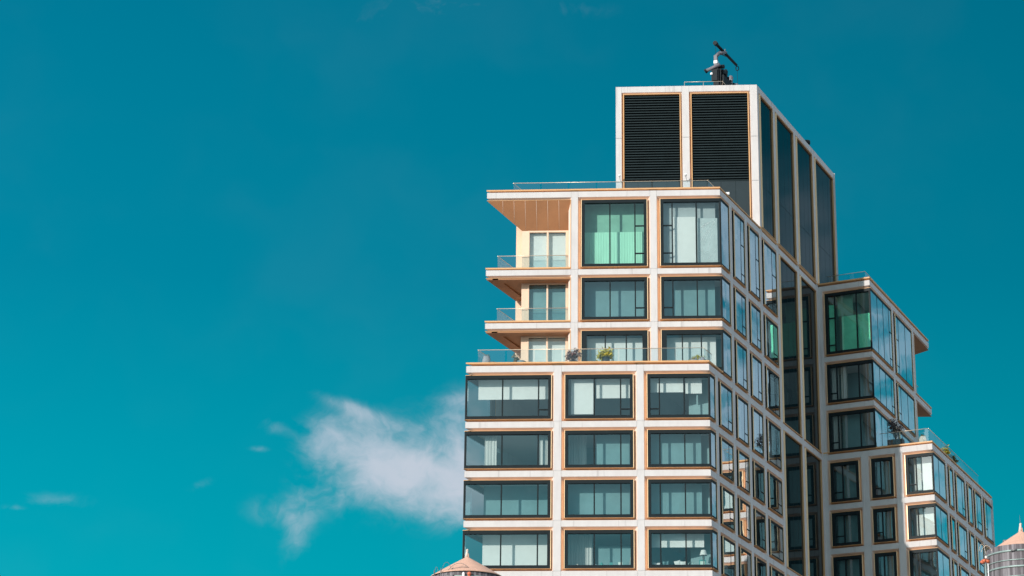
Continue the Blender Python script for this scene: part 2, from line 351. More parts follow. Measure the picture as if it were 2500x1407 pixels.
def dark_bay(f, u0, u1, z0, z1, seams=(), zs=(), name='dark_glass_panel'):
    mb = MB(); f.box(mb, u0, u1, -.20, -.12, z0, z1, PANEL)
    for u in seams: f.box(mb, u - .012, u + .012, -.12, -.117, z0, z1, BLK)
    for z in zs: f.box(mb, u0, u1, -.12, -.114, z - .012, z + .012, BLK)
    w = part(mb, name)
    tb = MB(); splayed_jamb(tb, f, u0 - .05, 1, .09, z0, z1); f.box(tb, u1, u1 + .05, -.3, 0.0, z0, z1, GOLD)
    tb.hexa([f.p(u0 - .05, .07, z0 - .05), f.p(u1 + .05, .07, z0 - .05), f.p(u1 + .05, .07, z0), f.p(u0 - .05, .07, z0)],
            [f.p(u0 - .05, -.35, z0 - .10), f.p(u1 + .05, -.35, z0 - .10), f.p(u1 + .05, -.35, z0), f.p(u0 - .05, -.35, z0)], GOLD)
    f.box(tb, u0 - .05, u1 + .05, -.3, .01, z1, z1 + .04, GOLD)
    part(tb, 'trim', w)
    return w

# ------------------------------------------------------------------ levels (metres above the camera)
LU = [(61.18, 61.60), (55.40, 55.80), (51.52, 51.91)]
LP = [(47.56, 48.00), (43.66, 44.08), (40.26, 40.68), (36.86, 37.28), (33.46, 33.88)]
ALL = LU + LP
# piers and bands: podium front
PB = [(-16.39, -10.44), (-9.93, -4.87), (-4.40, 0.0)]
pier(pod, -10.44, -9.93, LP); pier(pod, -4.87, -4.40, LP)
bands(pod, [(-16.39, -10.44, C_L, .2), (-9.93, -4.87, .2, .2), (-4.40, 0.012, .2, C_R)], LP)
# upper front
pier(m1, -10.42, -9.95, LU + [(48.0, 48.2)]); pier(m1, -4.90, -4.44, LU + [(48.0, 48.2)])
bands(m1, [(-16.37, -10.42, C_L, .2), (-9.95, -4.90, .2, .2), (-4.44, 0.012, .2, C_R)], LU)
# side facade
SP_U = [(4.80, 5.30), (8.12, 8.62), (11.38, 11.88)]
for a, b in SP_U: pier(side, a, b, ALL)
pier(side, 1.25, 1.75, LP)
BIGL = [(61.18, 61.60), (47.56, 48.00), (36.86, 37.28), (33.46, 33.88)]
pier(side, 15.37, 15.87, ALL, hR=.06); pier(side, 20.42, 20.92, BIGL, hL=.06, hR=.06)
pier(side, 25.22, 25.66, BIGL, hL=.06, hR=0)
bands(side, [(2.838, 4.80, C_R, .2), (5.30, 8.12, .2, .2), (8.62, 11.38, .2, .2), (11.88, 15.37, .2, .2)], LU)
bands(side, [(-.012, 1.25, C_R, .2), (1.75, 4.80, .2, .2), (5.30, 8.12, .2, .2), (8.62, 11.38, .2, .2), (11.88, 15.37, .2, .2)], LP)
bands(side, [(15.87, 20.42, .06, .06), (20.92, 25.22, .06, .06)], BIGL)
# wing front
pier(wf, 0.0, 0.32, ALL, hL=0); pier(wf, 2.98, 3.57, LP); pier(wf, 5.69, 6.22, LP)
bands(wf, [(0.32, 4.212, .2, C_W)], LU)
bands(wf, [(0.32, 2.98, .2, .2), (3.57, 5.69, .2, .2), (6.22, 8.592, .2, C_W)], LP)
# wing side, upper
for a, b in ((6.10, 6.58), (12.10, 12.60)): pier(su, a, b, LU + [(47.9, 48.1)])
bands(su, [(-.012, 6.10, C_W, .2), (6.58, 12.10, .2, .2), (12.60, 17.5, .2, C_R)], LU)
# wing side, lower
SLP = [(3.75, 4.30), (6.02, 6.42), (9.62, 10.10), (11.98, 12.30), (15.0, 15.45)]
for a, b in SLP: pier(slw, a, b, LP)
bands(slw, [(-.012, 3.75, C_W, .2), (4.30, 6.02, .2, .2), (6.42, 9.62, .2, .2), (10.10, 11.98, .2, .2), (12.30, 15.0, .2, .2), (15.45, 18.75, .2, C_R)], LP)

# ------------------------------------------------------------------ windows
def lv(L, i): return (L[i + 1][1] + .12, L[i][0] - .20)             # box window between two bands
def bl(u0, u1, z0, z1, d=1.0, m=None, n='roller_blind'): return (u0, u1, z0, z1, d, m or SHEER, n)
WZU = [(ALL[i + 1][1] + .12, ALL[i][0] - .20) for i in range(len(ALL) - 1)]
# upper front, middle and right bays
z0, z1 = WZU[0]
wg = window(m1, -9.75, -5.07, z0, z1, (-7.71, -5.96), [(-5.96, -5.3, 58.99), (-5.96, -5.3, 56.95)], glass=GREENG,
    blinds=[bl(-9.5, -5.2, 56.0, 58.85, .9, MINT, 'curtain'), bl(-9.6, -5.1, 58.8, 61.0, 1.15, MINTD)])
wfl = window(m1, -4.24, 0.0, z0, z1, (-3.36, -1.68), [(-4, -3.36, 58.99), (-4, -3.36, 56.95)], oR=True, cR=C_R,
    blinds=[bl(-3.30, -1.74, 56.1, 59.75, .45, BLIND, 'blind'), bl(-4.2, -1.7, 56.0, 61.0, .55, GREYC), bl(-1.6, -.35, 56.0, 61.0, .65, GREYC)])
mb = MB()
FILM = mat('creased_plastic_film', (0.52, 0.60, 0.60), 0.35, 0, 0.1, 1.5); CREASE = mat('film_crease', (0.9, 0.93, 0.93), 0.3)
m1.box(mb, -1.62, -.22, -.36, -.35, 56.25, 59.6, FILM)
rnd = random.Random(3)
for k in range(26):
    a = R(rnd.uniform(186, 262)); L0 = rnd.uniform(.1, 1.1); L1 = L0 + rnd.uniform(.35, 1.1); o_ = (-.25, 59.55 - (2.1 if k > 17 else 0)); pts = []
    for q in range(6):
        t_ = L0 + (L1 - L0) * q / 5; u = o_[0] + math.cos(a) * t_; z = o_[1] + math.sin(a) * t_ - .10 * (t_ - .2) ** 2
        if -1.6 < u < -.24 and 56.3 < z < 59.6: pts.append(m1.p(u, -.345, z))
    mb.path(pts, rnd.uniform(.006, .014), CREASE, 4)
part(mb, 'plastic_film', wfl)
z0, z1 = WZU[1]
window(m1, -9.75, -5.07, z0, z1, (-7.71, -5.96), [(-5.96, -5.3, 52.95)], blinds=[bl(-9.7, -5.1, z0, z1)])
window(m1, -4.24, 0.0, z0, z1, (-3.36, -1.68), [(-4, -3.36, 52.95)], oR=True, cR=C_R, blinds=[bl(-4.2, -.45, z0, z1)])
z0, z1 = 48.25, 51.32
window(m1, -9.75, -5.07, z0, z1, (-8.05, -6.60), fw=.42, fh=.34, blinds=[bl(-9.3, -5.3, 48.3, 51.0, .8, BLIND)])
window(m1, -4.24, 0.0, z0, z1, (-2.75, -1.45), fw=.42, fh=.34, oR=True, cR=C_R, blinds=[bl(-4.2, -.45, 48.3, 51.0, .8, BLIND)])
# podium front
def podrow(i, b0, b1, b2):
    z0, z1 = lv(LP, i); tz = z0 + .72
    T1 = [(-11.47, -10.7, tz)] if i == 0 else []; T2 = [(-5.96, -5.1, tz)] if i == 0 else []; T3 = [(-4.1, -3.35, tz)] if i == 0 else []
    window(pod, -16.39, -10.55, z0, z1, (-13.90, -11.47), T1, oL=True, cL=C_L, blinds=b0)
    window(pod, -9.74, -5.06, z0, z1, (-7.72, -5.95), T2, blinds=b1)
    window(pod, -4.22, 0.0, z0, z1, (-3.35, -1.69), T3, oR=True, cR=C_R, blinds=b2)
za, zb_ = lv(LP, 0)
podrow(0, [bl(-15.6, -10.6, zb_ - 1.5, zb_, .8, BLIND)], [bl(-9.3, -7.8, za + .5, zb_, .5, BLIND), bl(-7.6, -5.1, zb_ - 1.5, zb_, .7, BLIND)],
       [bl(-4.2, -1.75, zb_ - 1.15, zb_, .6, BLIND), bl(-1.6, -.5, zb_ - 1.25, zb_, .6, BLIND)])
za, zb_ = lv(LP, 1)
podrow(1, [bl(-11.4, -10.6, za, zb_, .6, CURT, 'curtain'), bl(-15.1, -14.3, za, zb_, .6, CURT, 'curtain')], [bl(-7.6, -5.1, za, zb_, 1.0), bl(-9.5, -8.3, za, zb_, 1.6, CURT, 'curtain')], [bl(-4.2, -.6, za, zb_)])
za, zb_ = lv(LP, 2)
podrow(2, [bl(-15.2, -10.6, za + .1, zb_, 1.7)], [bl(-9.7, -5.1, za, zb_, 1.0)], [bl(-4.2, -.6, za, zb_, 1.0)])
za, zb_ = lv(LP, 3)
podrow(3, [bl(-15.2, -10.6, za, zb_, 1.2, BLIND)], [bl(-9.5, -7.9, za, zb_, 1.5, CURT, 'curtain'), bl(-7.5, -5.1, za, zb_ - .8, 1.6)], [bl(-4.2, -.5, zb_ - 1.05, zb_, .8, BLIND)])
# side facade
random.seed(11)
def rb(f, a, b, z0, z1):
    k = random.random()
    if k < .4: return [bl(a, b, z0, z1, .5, BLIND)]
    if k < .6: return [bl(a, b, z1 - 1.4, z1, .5, BLIND)]
    if k < .85: return [bl(a, a + (b - a) * .45, z0, z1, .6, CURT, 'curtain')]
    return []
for i in range(7):
    z0, z1 = WZU[i]
    if i >= 3: window(side, 0.0, 1.08, z0, z1, (), oL=True, cL=C_R, fw=.12, fh=.20, gd=.015)
    else: window(side, 2.85, 4.62, z0, z1, (), oL=True, cL=C_R, fw=.12, fh=.20, gd=.015)
    for (a, b) in ([(1.95, 4.60)] if i >= 3 else []) + [(5.48, 7.94), (8.80, 11.20), (12.06, 15.19)]:
        mu = a + (b - a) * .66; tr = [(mu, b, z0 + .80)] + ([(mu, b, z0 + 3.0)] if i == 0 else [])
        window(side, a, b, z0, z1, (mu,), tr, fw=.12, fh=.20, gd=.015, blinds=rb(side, a, b, z0, z1))
for (a, b) in ((15.95, 20.34), (21.0, 25.14)):
    for (zl, zh) in ((48.10, 61.08), (37.38, 47.46), (33.98, 36.76)):
        dark_bay(side, a, b, zl, zh, [a + (b - a) * k / 4 for k in (1, 2, 3)])
# wing front
random.seed(5)
for i in range(7):
    z0, z1 = WZU[i]
    if i < 3:
        tr = [(.7, 1.29, z0 + .80)] + ([(.7, 1.29, z0 + 3.0)] if i == 0 else [])
        bb = [bl(.75, 1.28, z0, z1 - .9, .3, WMINT), bl(1.7, 4.05, z0, z1 - 1.9, .45, WMINT), bl(1.35, 2.6, z1 - 1.8, z1 - .2, .6, MINTD)] if i == 0 else [bl(.7, 1.3, z0, z1, .6, CURT, 'curtain'), bl(1.4, 3.0 if i == 2 else 1.9, z0, z1, .7, CURT if i == 1 else SHEER, 'curtain' if i == 1 else 'roller_blind')]
        window(wf, .46, 4.2, z0, z1, (1.29, 3.05), tr, oR=True, cR=C_W, glass=GREENG if i == 0 else GLASS, blinds=bb)
    else:
        for (a, b) in ((.47, 2.86), (3.72, 5.55)):
            m_ = a + (b - a) * .42
            window(wf, a, b, z0, z1, (m_,), [(a, m_, z0 + .8)], fw=.30, blinds=[bl(a + .3, b - .2, z0, z1, .7, SHEER)])
        window(wf, 6.40, 8.58, z0, z1, (7.24,), [(6.4, 7.24, z0 + .8)] if i == 3 else [], oR=True, cR=C_W, blinds=[bl(6.8, 8.2, z0, z1, .9, BLIND)] if i < 5 else [])
# wing side upper
for i in range(3):
    z0, z1 = WZU[i]
    window(su, 0.0, 5.92, z0, z1, (1.84, 3.47, 5.10), [(5.1, 5.8, z0 + .8)] + ([(5.1, 5.8, z0 + 3.0)] if i == 0 else []), oL=True, cL=C_W, fw=.10, fh=.2, gd=.015)
    window(su, 6.76, 11.92, z0, z1, (7.85, 9.88), [(6.8, 7.85, z0 + .8)] + ([(6.8, 7.85, z0 + 3.0)] if i == 0 else []), fw=.10, fh=.2, gd=.015)
for i in range(3, 7):
    z0, z1 = WZU[i]
    window(slw, 0.0, 3.57, z0, z1, (1.55,), oL=True, cL=C_W, fw=.12, fh=.2, gd=.015)
    for (a, b, mm) in ((4.48, 5.84, ()), (6.60, 9.44, (8.55,)), (10.28, 11.80, ()), (12.48, 14.82, (13.4,))):
        window(slw, a, b, z0, z1, mm, [(mm[0], b, z0 + .8)] if mm else [], fw=.12, fh=.2, gd=.015, blinds=rb(slw, a, b, z0, z1))
    window(slw, 15.63, 18.75, z0, z1, (16.6,), [(15.7, 16.6, z0 + .8)], oR=True, fw=.12, fh=.2, gd=.015, cR=C_R)

# ------------------------------------------------------------------ slabs, core, roofs
def par(fr_front, u0, u1, s1, inset=0.0):
    """parallelogram in plan: from a front line back along the side direction"""
    a = Vector(fr_front.xy(u0)); b = Vector(fr_front.xy(u1)); return [tuple(a), tuple(b), tuple(b + UYv * s1), tuple(a + UYv * s1)]
def inset_poly(pts, d):
    n = len(pts); out = []
    ar = sum(pts[i][0] * pts[(i + 1) % n][1] - pts[(i + 1) % n][0] * pts[i][1] for i in range(n))
    if ar < 0: pts = pts[::-1]
    for i in range(n):
        a, b, c = Vector(pts[i - 1]), Vector(pts[i]), Vector(pts[(i + 1) % n])
        e1 = (b - a).normalized(); e2 = (c - b).normalized(); n1 = Vector((-e1.y, e1.x)); n2 = Vector((-e2.y, e2.x))
        k = (n1 + n2); k = k / (1 + n1.dot(n2)); out.append(tuple(b + k * d))
    return out
LEN = 31.3
pod_poly = par(pod, -16.39, 0, LEN); up_poly = par(m1, -16.37, 0, LEN - 2.85); tow_poly = par(tow, -10.53, 0, LEN - 11.6)
E1 = Vector(su.xy(17.5)); E2 = Vector(slw.xy(18.75))
wu_poly = [tuple(O), su.xy(0), tuple(E1), (E1.x - 6.6, E1.y)]
wl_poly = [tuple(O), slw.xy(0), tuple(E2), (E2.x - 10.2, E2.y)]
def slabs(poly, levels, name='floor_slab', d=DEP - .02):
    for (zb, zt) in levels:
        mb = MB(); mb.prism(inset_poly(poly, d), zb - .19, zt + .12, CEIL, ROOFM, CEIL); part(mb, name)
slabs(up_poly, LU); slabs(pod_poly, LP); slabs(wu_poly, LU); slabs(wl_poly, LP)
mb = MB()
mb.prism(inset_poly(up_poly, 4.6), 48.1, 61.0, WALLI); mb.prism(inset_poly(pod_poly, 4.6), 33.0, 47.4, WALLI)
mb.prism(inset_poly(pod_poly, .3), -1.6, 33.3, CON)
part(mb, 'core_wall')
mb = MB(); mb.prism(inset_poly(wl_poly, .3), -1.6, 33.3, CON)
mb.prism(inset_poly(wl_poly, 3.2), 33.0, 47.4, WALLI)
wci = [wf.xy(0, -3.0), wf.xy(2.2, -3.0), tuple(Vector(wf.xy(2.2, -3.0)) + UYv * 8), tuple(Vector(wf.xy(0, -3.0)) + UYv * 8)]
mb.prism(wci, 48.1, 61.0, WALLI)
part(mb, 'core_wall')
# room partitions behind the piers
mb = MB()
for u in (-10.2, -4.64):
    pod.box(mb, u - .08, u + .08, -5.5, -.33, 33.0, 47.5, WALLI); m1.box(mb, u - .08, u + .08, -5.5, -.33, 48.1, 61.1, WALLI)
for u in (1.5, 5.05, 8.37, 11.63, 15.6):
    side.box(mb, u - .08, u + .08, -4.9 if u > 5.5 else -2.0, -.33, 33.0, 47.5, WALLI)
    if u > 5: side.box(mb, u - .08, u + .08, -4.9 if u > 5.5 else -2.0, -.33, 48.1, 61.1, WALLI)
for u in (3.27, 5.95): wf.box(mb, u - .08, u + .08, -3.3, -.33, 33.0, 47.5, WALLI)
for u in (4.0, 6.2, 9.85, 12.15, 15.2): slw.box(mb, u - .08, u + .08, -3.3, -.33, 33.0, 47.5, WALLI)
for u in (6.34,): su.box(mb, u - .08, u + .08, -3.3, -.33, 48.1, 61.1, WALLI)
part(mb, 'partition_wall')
# backing behind the dark bays, left wall and rear walls (plain)
mb = MB()
side.box(mb, 15.7, 25.7, -.8, -.22, 33.0, 61.1, GREYP)
a, b = Vector(pod_poly[0]), Vector(pod_poly[3]); lf = Fr(pod_poly[3], AY + 180); L_ = LEN
lf.box(mb, 0, L_ - 4.2, -.34, -.02, 33.0, 47.9, CON)
lf2 = Fr(up_poly[3], AY + 180); lf2.box(mb, 0, LEN - 2.85 - 5.2, -.34, -.02, 47.9, 61.4, CREAM)
rf = Fr(pod_poly[2], 180); rf.box(mb, 0, 16.3, -.34, -.02, 33.0, 61.4, CON)
rf = Fr(E2, 180); rf.box(mb, 0, 9.6, -.34, -.02, 33.0, 47.9, CON)
rf = Fr(su.xy(12.9), 180); rf.box(mb, .6, 6.0, -.34, -.02, 48.0, 61.1, CREAM)
part(mb, 'rear_wall')
# left corner return glazing of the podium rooms
for i in range(4):
    z0, z1 = lv(LP, i); window(lf, L_ - 4.2, L_, z0, z1, (), oR=True, cR=C_L, fw=.2, fh=.25)
# copings
mb = MB(); coping(mb, pod, -16.41, 0.02, 48.26, C_L * 1.2, C_R * 1.2); coping(mb, side, 0, 2.85, 48.26, C_R, 0); part(mb, 'roof_coping')
mb = MB(); coping(mb, m1, -16.40, 0.02, 61.80, C_L * 1.2, C_R * 1.2); coping(mb, side, 2.85, 15.37, 61.80, C_R, 0); part(mb, 'roof_coping')
mb = MB(); coping(mb, side, 11.6, 25.66, 61.86, 0, 0, 0.035); part(mb, 'roof_coping')
mb = MB(); coping(mb, wf, 0.0, 4.22, 61.86, 0, C_W * 1.2); coping(mb, su, 0, 17.5, 61.86, C_W, C_R); part(mb, 'roof_coping')
mb = MB(); coping(mb, wf, 0.0, 8.60, 48.22, 0, C_W * 1.2); coping(mb, slw, 0, 18.75, 48.22, C_W, C_R); part(mb, 'roof_coping')
for (zb, zt) in LU[1:]:
    mb = MB(); coping(mb, m1, -16.40, -10.42, zt + .18, C_L * 1.2, 0); part(mb, 'balcony_edge')
    mb = MB(); coping(mb, su, 12.6, 17.5, zt + .18, 0, C_R); part(mb, 'balcony_edge')
# band returns on the left side (the slabs' left edges)
for (poly, LL, fl) in ((up_poly, LU, lf2), (pod_poly, LP, lf)):
    for (zb, zt) in LL:
        mb = MB(); n = LEN - (2.85 if fl is lf2 else 0); band_seg(mb, fl, 0, n, zb, zt, 0, C_L); part(mb, 'floor_band')

# ------------------------------------------------------------------ loggia at the left of the upper floors
for i, (zt_, zf) in enumerate(((60.98, 55.95), (55.20, 52.07), (51.32, 48.2))):
    head = 59.05 if i == 0 else zt_ - .02
    mb = MB()
    lend = Vector(m1.xy(-16.37)) + UYv * 5.0
    # soffit
    A = m1.p(-16.35, 0.0, zt_); Bq = m1.p(-10.44, 0.0, zt_); Cq = m1.p(-10.44, -.97, head); D = m1.p(-13.92, -.97, head); Eq = (lend.x, lend.y, zt_)
    Fq = m1.p(-13.4, -4.7, zt_)
    if i == 0:
        mb.poly([A, D, Cq, Bq], SOFF); mb.poly([A, Eq, D], SOFF); mb.poly([D, Eq, Fq], SOFF)
        for k in range(6):                                         # panel joints
            u = -11.0 - k * .79 - .3
            t_ = 1.0 if u > -13.9 else (u + 16.35) / (16.35 - 13.92)
            p0 = m1.p(u, .004, zt_ - .012); p1 = m1.p(u, -.97 * t_, zt_ - (zt_ - head) * t_ - .012)
            mb.tube(p0, p1, .009, .009, SPLAY, 4)
        A2 = m1.p(-16.35, 0.0, zt_ + .03)
    else:
        z = zt_
        mb.poly([A, Eq, Fq, m1.p(-13.0, -.97, z), Cq, Bq], SOFF)
        mb2 = [m1.p(-16.35, 0, z), m1.p(-10.44, 0, z), m1.p(-10.44, -.75, z - .10), m1.p(-14.6, -.75, z - .10)]
        m1.box(mb, -15.9, -10.45, -.80, -.02, z - .10, z - .005, SOFF)
        q = [Vector(m1.xy(-16.3, -.02)), Vector(m1.xy(-15.5, -.02)), Vector(m1.xy(-15.5, -.02)) + UYv * 4.9, Vector(m1.xy(-16.3, -.02)) + UYv * 4.9]
        mb.prism([tuple(v) for v in q], z - .103, z - .006, SOFF)
    part(mb, 'soffit')
    # copper edge strip below the band
    mb = MB(); m1.box(mb, -16.36, -10.44, -.05, .015, zt_ - .0, zt_ + .035, GOLD); m1.box(mb, -10.47, -10.43, -.97, .02, zf, zt_, GOLD); m1.box(mb, -10.66, -10.47, -1.3, -.94, zf, head, CREAM)
    part(mb, 'trim')
    # walls
    mb = MB()
    m1.box(mb, -13.93, -13.50, -1.25, -.96, zf, head, CREAM)
    m1.box(mb, -13.93, -13.60, -4.9, -1.25, zf, zt_, CREAM)
    m1.box(mb, -16.37 + 4.7 / math.tan(R(AY)) + .03, -13.60, -5.1, -4.75, zf, zt_, CREAM)
    if i == 0: m1.box(mb, -13.93, -10.45, -1.3, -1.12, head, zt_ + .1, CREAM)
    part(mb, 'cladding_wall')
    mb = MB(); zd = head - .12
    for (a, b) in ((-13.50, -13.40), (-12.18, -12.06), (-10.84, -10.66)): m1.box(mb, a, b, -1.15, -.93, zf, head, CREAM)
    for (a, b) in ((-13.40, -12.18), (-12.06, -10.84)):
        m1.box(mb, a, b, -1.15, -.94, zd, head, CREAM)
    dr = part(mb, 'balcony_door')
    mb = MB(); mb.poly([m1.p(-13.4, -1.05, zf), m1.p(-10.84, -1.05, zf), m1.p(-10.84, -1.05, zd), m1.p(-13.4, -1.05, zd)], GLASS); part(mb, 'glass_pane', dr)
    mb = MB(); m1.box(mb, -13.5, -10.8, -1.35, -1.32, zf, zd, BLIND if i != 1 else SHEER); part(mb, 'roller_blind', dr)

# loggia at the far end of the wing
for i, (zt_, zf) in enumerate(((60.98, 55.95), (55.20, 52.07), (51.32, 48.2))):
    mb = MB(); a = su.p(12.6, 0, zt_); b = su.p(17.48, 0, zt_); q = Vector(su.xy(17.48)); c = (q.x - 6.0, q.y, zt_ - (2.0 if i == 0 else 0)); d = su.p(12.6, -5.6, zt_ - (2.0 if i == 0 else 0))
    mb.poly([a, d, c, b], SOFF); part(mb, 'soffit')
    r_ = Fr(E1, 180); mb = MB(); band_seg(mb, r_, 0, 6.0, LU[i][0], LU[i][1], C_R, 0)
    coping(mb, r_, 0, 6.0, LU[i][1] + (.26 if i == 0 else .18), C_R, 0); part(mb, 'floor_band')
    mb = MB(); su.box(mb, 12.60, 12.74, -.45, .02, zf, zt_, CREAM); su.box(mb, 12.60, 12.75, -5, -.45, zf, zt_, CREAM); part(mb, 'cladding_wall')

# ------------------------------------------------------------------ louvered rooftop block
TZ = [(61.2, 61.6), ]
TB, TT = 72.68, 73.15
# front
pier(tow, -10.53, -10.10, [(TB, TT), (61.4, 61.7)], hL=0, hR=.12); pier(tow, -5.58, -5.06, [(TB, TT), (61.4, 61.7)], hL=.12, hR=.12)
pier(tow, -.51, 0.012, [(TB, TT), (61.4, 61.7)], hL=.12, hR=-C_R)
bands(tow, [(-10.10, -5.58, .2, .2), (-5.06, -.51, .2, .2)], [(TB, TT)], 'roof_band')
for (a, b) in ((-9.97, -5.70), (-4.93, -.64)):
    mb = MB(); zl0, zl1 = 65.50, 72.50
    n = 34; st = (zl1 - zl0) / n
    for k in range(n):
        z = zl0 + k * st
        mb.hexa([tow.p(a + .08, -.06, z), tow.p(b - .08, -.06, z), tow.p(b - .08, -.06, z + .075), tow.p(a + .08, -.06, z + .075)],
                [tow.p(a + .08, -.24, z + .10), tow.p(b - .08, -.24, z + .10), tow.p(b - .08, -.24, z + .16), tow.p(a + .08, -.24, z + .16)], DKSL)
    tow.box(mb, a, b, -.30, -.26, zl0, zl1, BLK)
    lo = part(mb, 'louver')
    mb = MB(); tow.box(mb, a, b, -.30, -.10, 61.6, zl0 - .01, GREYP)
    for k in (1, 2, 3): u = a + (b - a) * k / 4; tow.box(mb, u - .012, u + .012, -.10, -.095, 61.6, zl0 - .01, BLK)
    part(mb, 'grey_panel')
    mb = MB(); tow.box(mb, a - .02, a + .06, -.3, .03, 61.6, zl1 + .06, GOLD); tow.box(mb, b - .06, b + .02, -.3, .03, 61.6, zl1 + .06, GOLD); tow.box(mb, a + .06, b - .06, -.3, .02, zl1, zl1 + .06, GOLD)
    part(mb, 'trim')
# side
TSP = [(11.59, 12.02, C_R, .06), (15.37, 15.87, .06, .06), (20.42, 20.92, .06, .06), (25.24, 25.70, .06, .06), (30.9, 31.3, .06, 0)]
for (a, b, hl, hr) in TSP: pier(side, a, b, [(TB, TT), (61.62, 61.7)], hL=-hl if a < 12 else hl, hR=hr)
bands(side, [(12.02, 15.37, .1, .06), (15.87, 20.42, .06, .06), (20.92, 25.24, .06, .06), (25.70, 30.9, .06, .06)], [(TB, TT)], 'roof_band')
for (a, b) in ((12.10, 15.29), (15.95, 20.34), (21.0, 25.16), (25.78, 30.82)):
    dark_bay(side, a, b, 61.95, 72.55, [a + (b - a) * k / 4 for k in (1, 2, 3)], (65.5,))
mb = MB()
mb.prism(inset_poly(tow_poly, .36), 61.6, 72.9, GREYP, ROOFM)
tl = Fr(tow_poly[3], AY + 180); tl.box(mb, 0, 19.2, -.34, -.02, 61.7, 73.1, CON)
tr_ = Fr(tow_poly[2], 180); tr_.box(mb, 0, 10.4, -.34, -.02, 61.7, 73.1, CON)
part(mb, 'plant_room_wall')
# joints, lamps, plate, vent
mb = MB()
for z in (69.0, 65.48):
    for (a, b) in ((-10.53, -10.10), (-5.58, -5.06), (-.51, 0)): tow.box(mb, a, b, 0, .003, z - .012, z + .012, GREYP)
part(mb, 'panel_joint')
for u in (-10.2, -5.32):
    mb = MB(); tow.box(mb, u - .05, u + .05, 0, .05, 65.45, 65.6, WHITE); mb.tube(tow.p(u, .03, 65.5), tow.p(u - .05, .45, 65.78), .018, .018, STEEL); mb.tube(tow.p(u - .05, .40, 65.74), tow.p(u - .06, .56, 65.86), .06, .08, WHITE); part(mb, 'wall_lamp')
mb = MB(); tow.box(mb, -2.50, -2.18, -.095, -.06, 64.42, 64.60, WHITE); part(mb, 'white_plate')
mb = MB(); mb.lathe((8.84 - .5, 23.96, 72.9), [(.22, 0), (.22, .7), (.30, .75), (.30, 1.0), (.05, 1.1)], DKST, 16); part(mb, 'roof_vent')
mb = MB(); mb.lathe((4.45, 13.0, 73.1), [(.16, 0), (.16, .14), (.02, .22)], DKST, 10); mb.lathe((3.75, 11.3, 73.1), [(.2, 0), (.16, .10), (.02, .16)], DKST, 10); part(mb, 'roof_vent')

# ------------------------------------------------------------------ balustrades
def balustrade(pts, z, h, name='balustrade', r=.022, label=None, glassm=None, posts=0):
    mb = MB(); P_ = [(*p, z + h) for p in pts]; mb.path(P_, r, RAIL, 6)
    if posts:
        for a, b in zip(pts, pts[1:]):
            a = Vector(a); b = Vector(b); n = max(1, round((b - a).length / posts))
            for k in range(n + 1): q = a.lerp(b, k / n); mb.tube((q.x, q.y, z), (q.x, q.y, z + h), r * .8, r * .8, RAIL, 6)
    o = part(mb, name)
    if glassm:
        gb = MB()
        for a, b in zip(pts, pts[1:]):
            a = Vector(a); b = Vector(b); n = max(1, round((b - a).length / 1.9))
            for k in range(n):
                p = a.lerp(b, k / n + .004); q = a.lerp(b, (k + 1) / n - .004); gb.poly([(*p, z), (*q, z), (*q, z + h - .01), (*p, z + h - .01)], glassm)
        part(gb, 'glass_pane', o)
    return o
def back(p, s): q = Vector(p) + UYv * s; return (q.x, q.y)
a, b = pod.xy(-15.68, -.85), pod.xy(-.34, -.85)
balustrade([back(a, 1.9), a, b, back(b, 1.6)], 48.26, 1.15, glassm=RAILG)
for z in (55.98, 52.09):
    a, b = m1.xy(-15.62, -.80), m1.xy(-10.5, -.80); balustrade([back(a, 3.9), a, b], z, 1.15, glassm=RAILG)
a, b = m1.xy(-14.62, -1.45), m1.xy(-.82, -1.45); balustrade([back(a, 5), a, b, back(b, 5.5)], 61.80, 1.07, glassm=RAILG)
a, b = wf.xy(.2, -1.6), wf.xy(3.35, -1.6); balustrade([a, b, back(b, 10)], 61.86, 1.07, glassm=RAILG)
a, b = wf.xy(4.3, -.70), wf.xy(8.14, -.70); balustrade([a, b, back(b, 15.4)], 48.22, 1.18, glassm=RAILG)
a = su.xy(12.7, -.35); b = su.xy(14.8, -.35); balustrade([a, b, (b[0] - 3, b[1])], 55.98, 1.1, glassm=RAILG)
balustrade([(-1.36, 11.6), (1.48, 11.6), (2.2, 13.4)], 73.1, .68, 'roof_railing', .02, posts=1.4)

# ------------------------------------------------------------------ rooftop crane (facade access rig)
def W(p): return Vector(p)
cr = thing('rooftop_crane', 'dark rooftop crane with a long slanted jib standing on the louvered block', 'crane', (1.4, 13.6, 73.15))
def cpart(mb, name, parent=None):
    o = mb.build(name); o.parent = parent or cr
    if not parent: o.matrix_parent_inverse = Matrix.Translation((-1.4, -13.6, -73.15))
    return o
d_ = Vector((UYv.x, UYv.y, 0)); nx = Vector((UYv.y, -UYv.x, 0)); base = Vector((1.05, 12.75, 73.0))
def cp(s, l, z): q = base + d_ * s + nx * l; return (q.x, q.y, z)
def cbox(mb, s0, s1, l0, l1, z0, z1, m, z0b=None, z1b=None):
    z0b = z0 if z0b is None else z0b; z1b = z1 if z1b is None else z1b
    mb.hexa([cp(s0, l0, z0), cp(s0, l1, z0), cp(s0, l1, z1), cp(s0, l0, z1)], [cp(s1, l0, z0b), cp(s1, l1, z0b), cp(s1, l1, z1b), cp(s1, l0, z1b)], m)
mb = MB(); cbox(mb, -.1, 5.0, -.20, .22, 73.9, 75.30, DKST)
for k in range(8): s_ = .1 + k * .62; cbox(mb, s_, s_ + .08, -.26, .34, 73.8, 75.42, DKST)
cbox(mb, .3, 4.6, .36, .50, 74.2, 74.9, DKST); cbox(mb, .8, 1.5, -.2, .3, 75.35, 75.6, DKST)
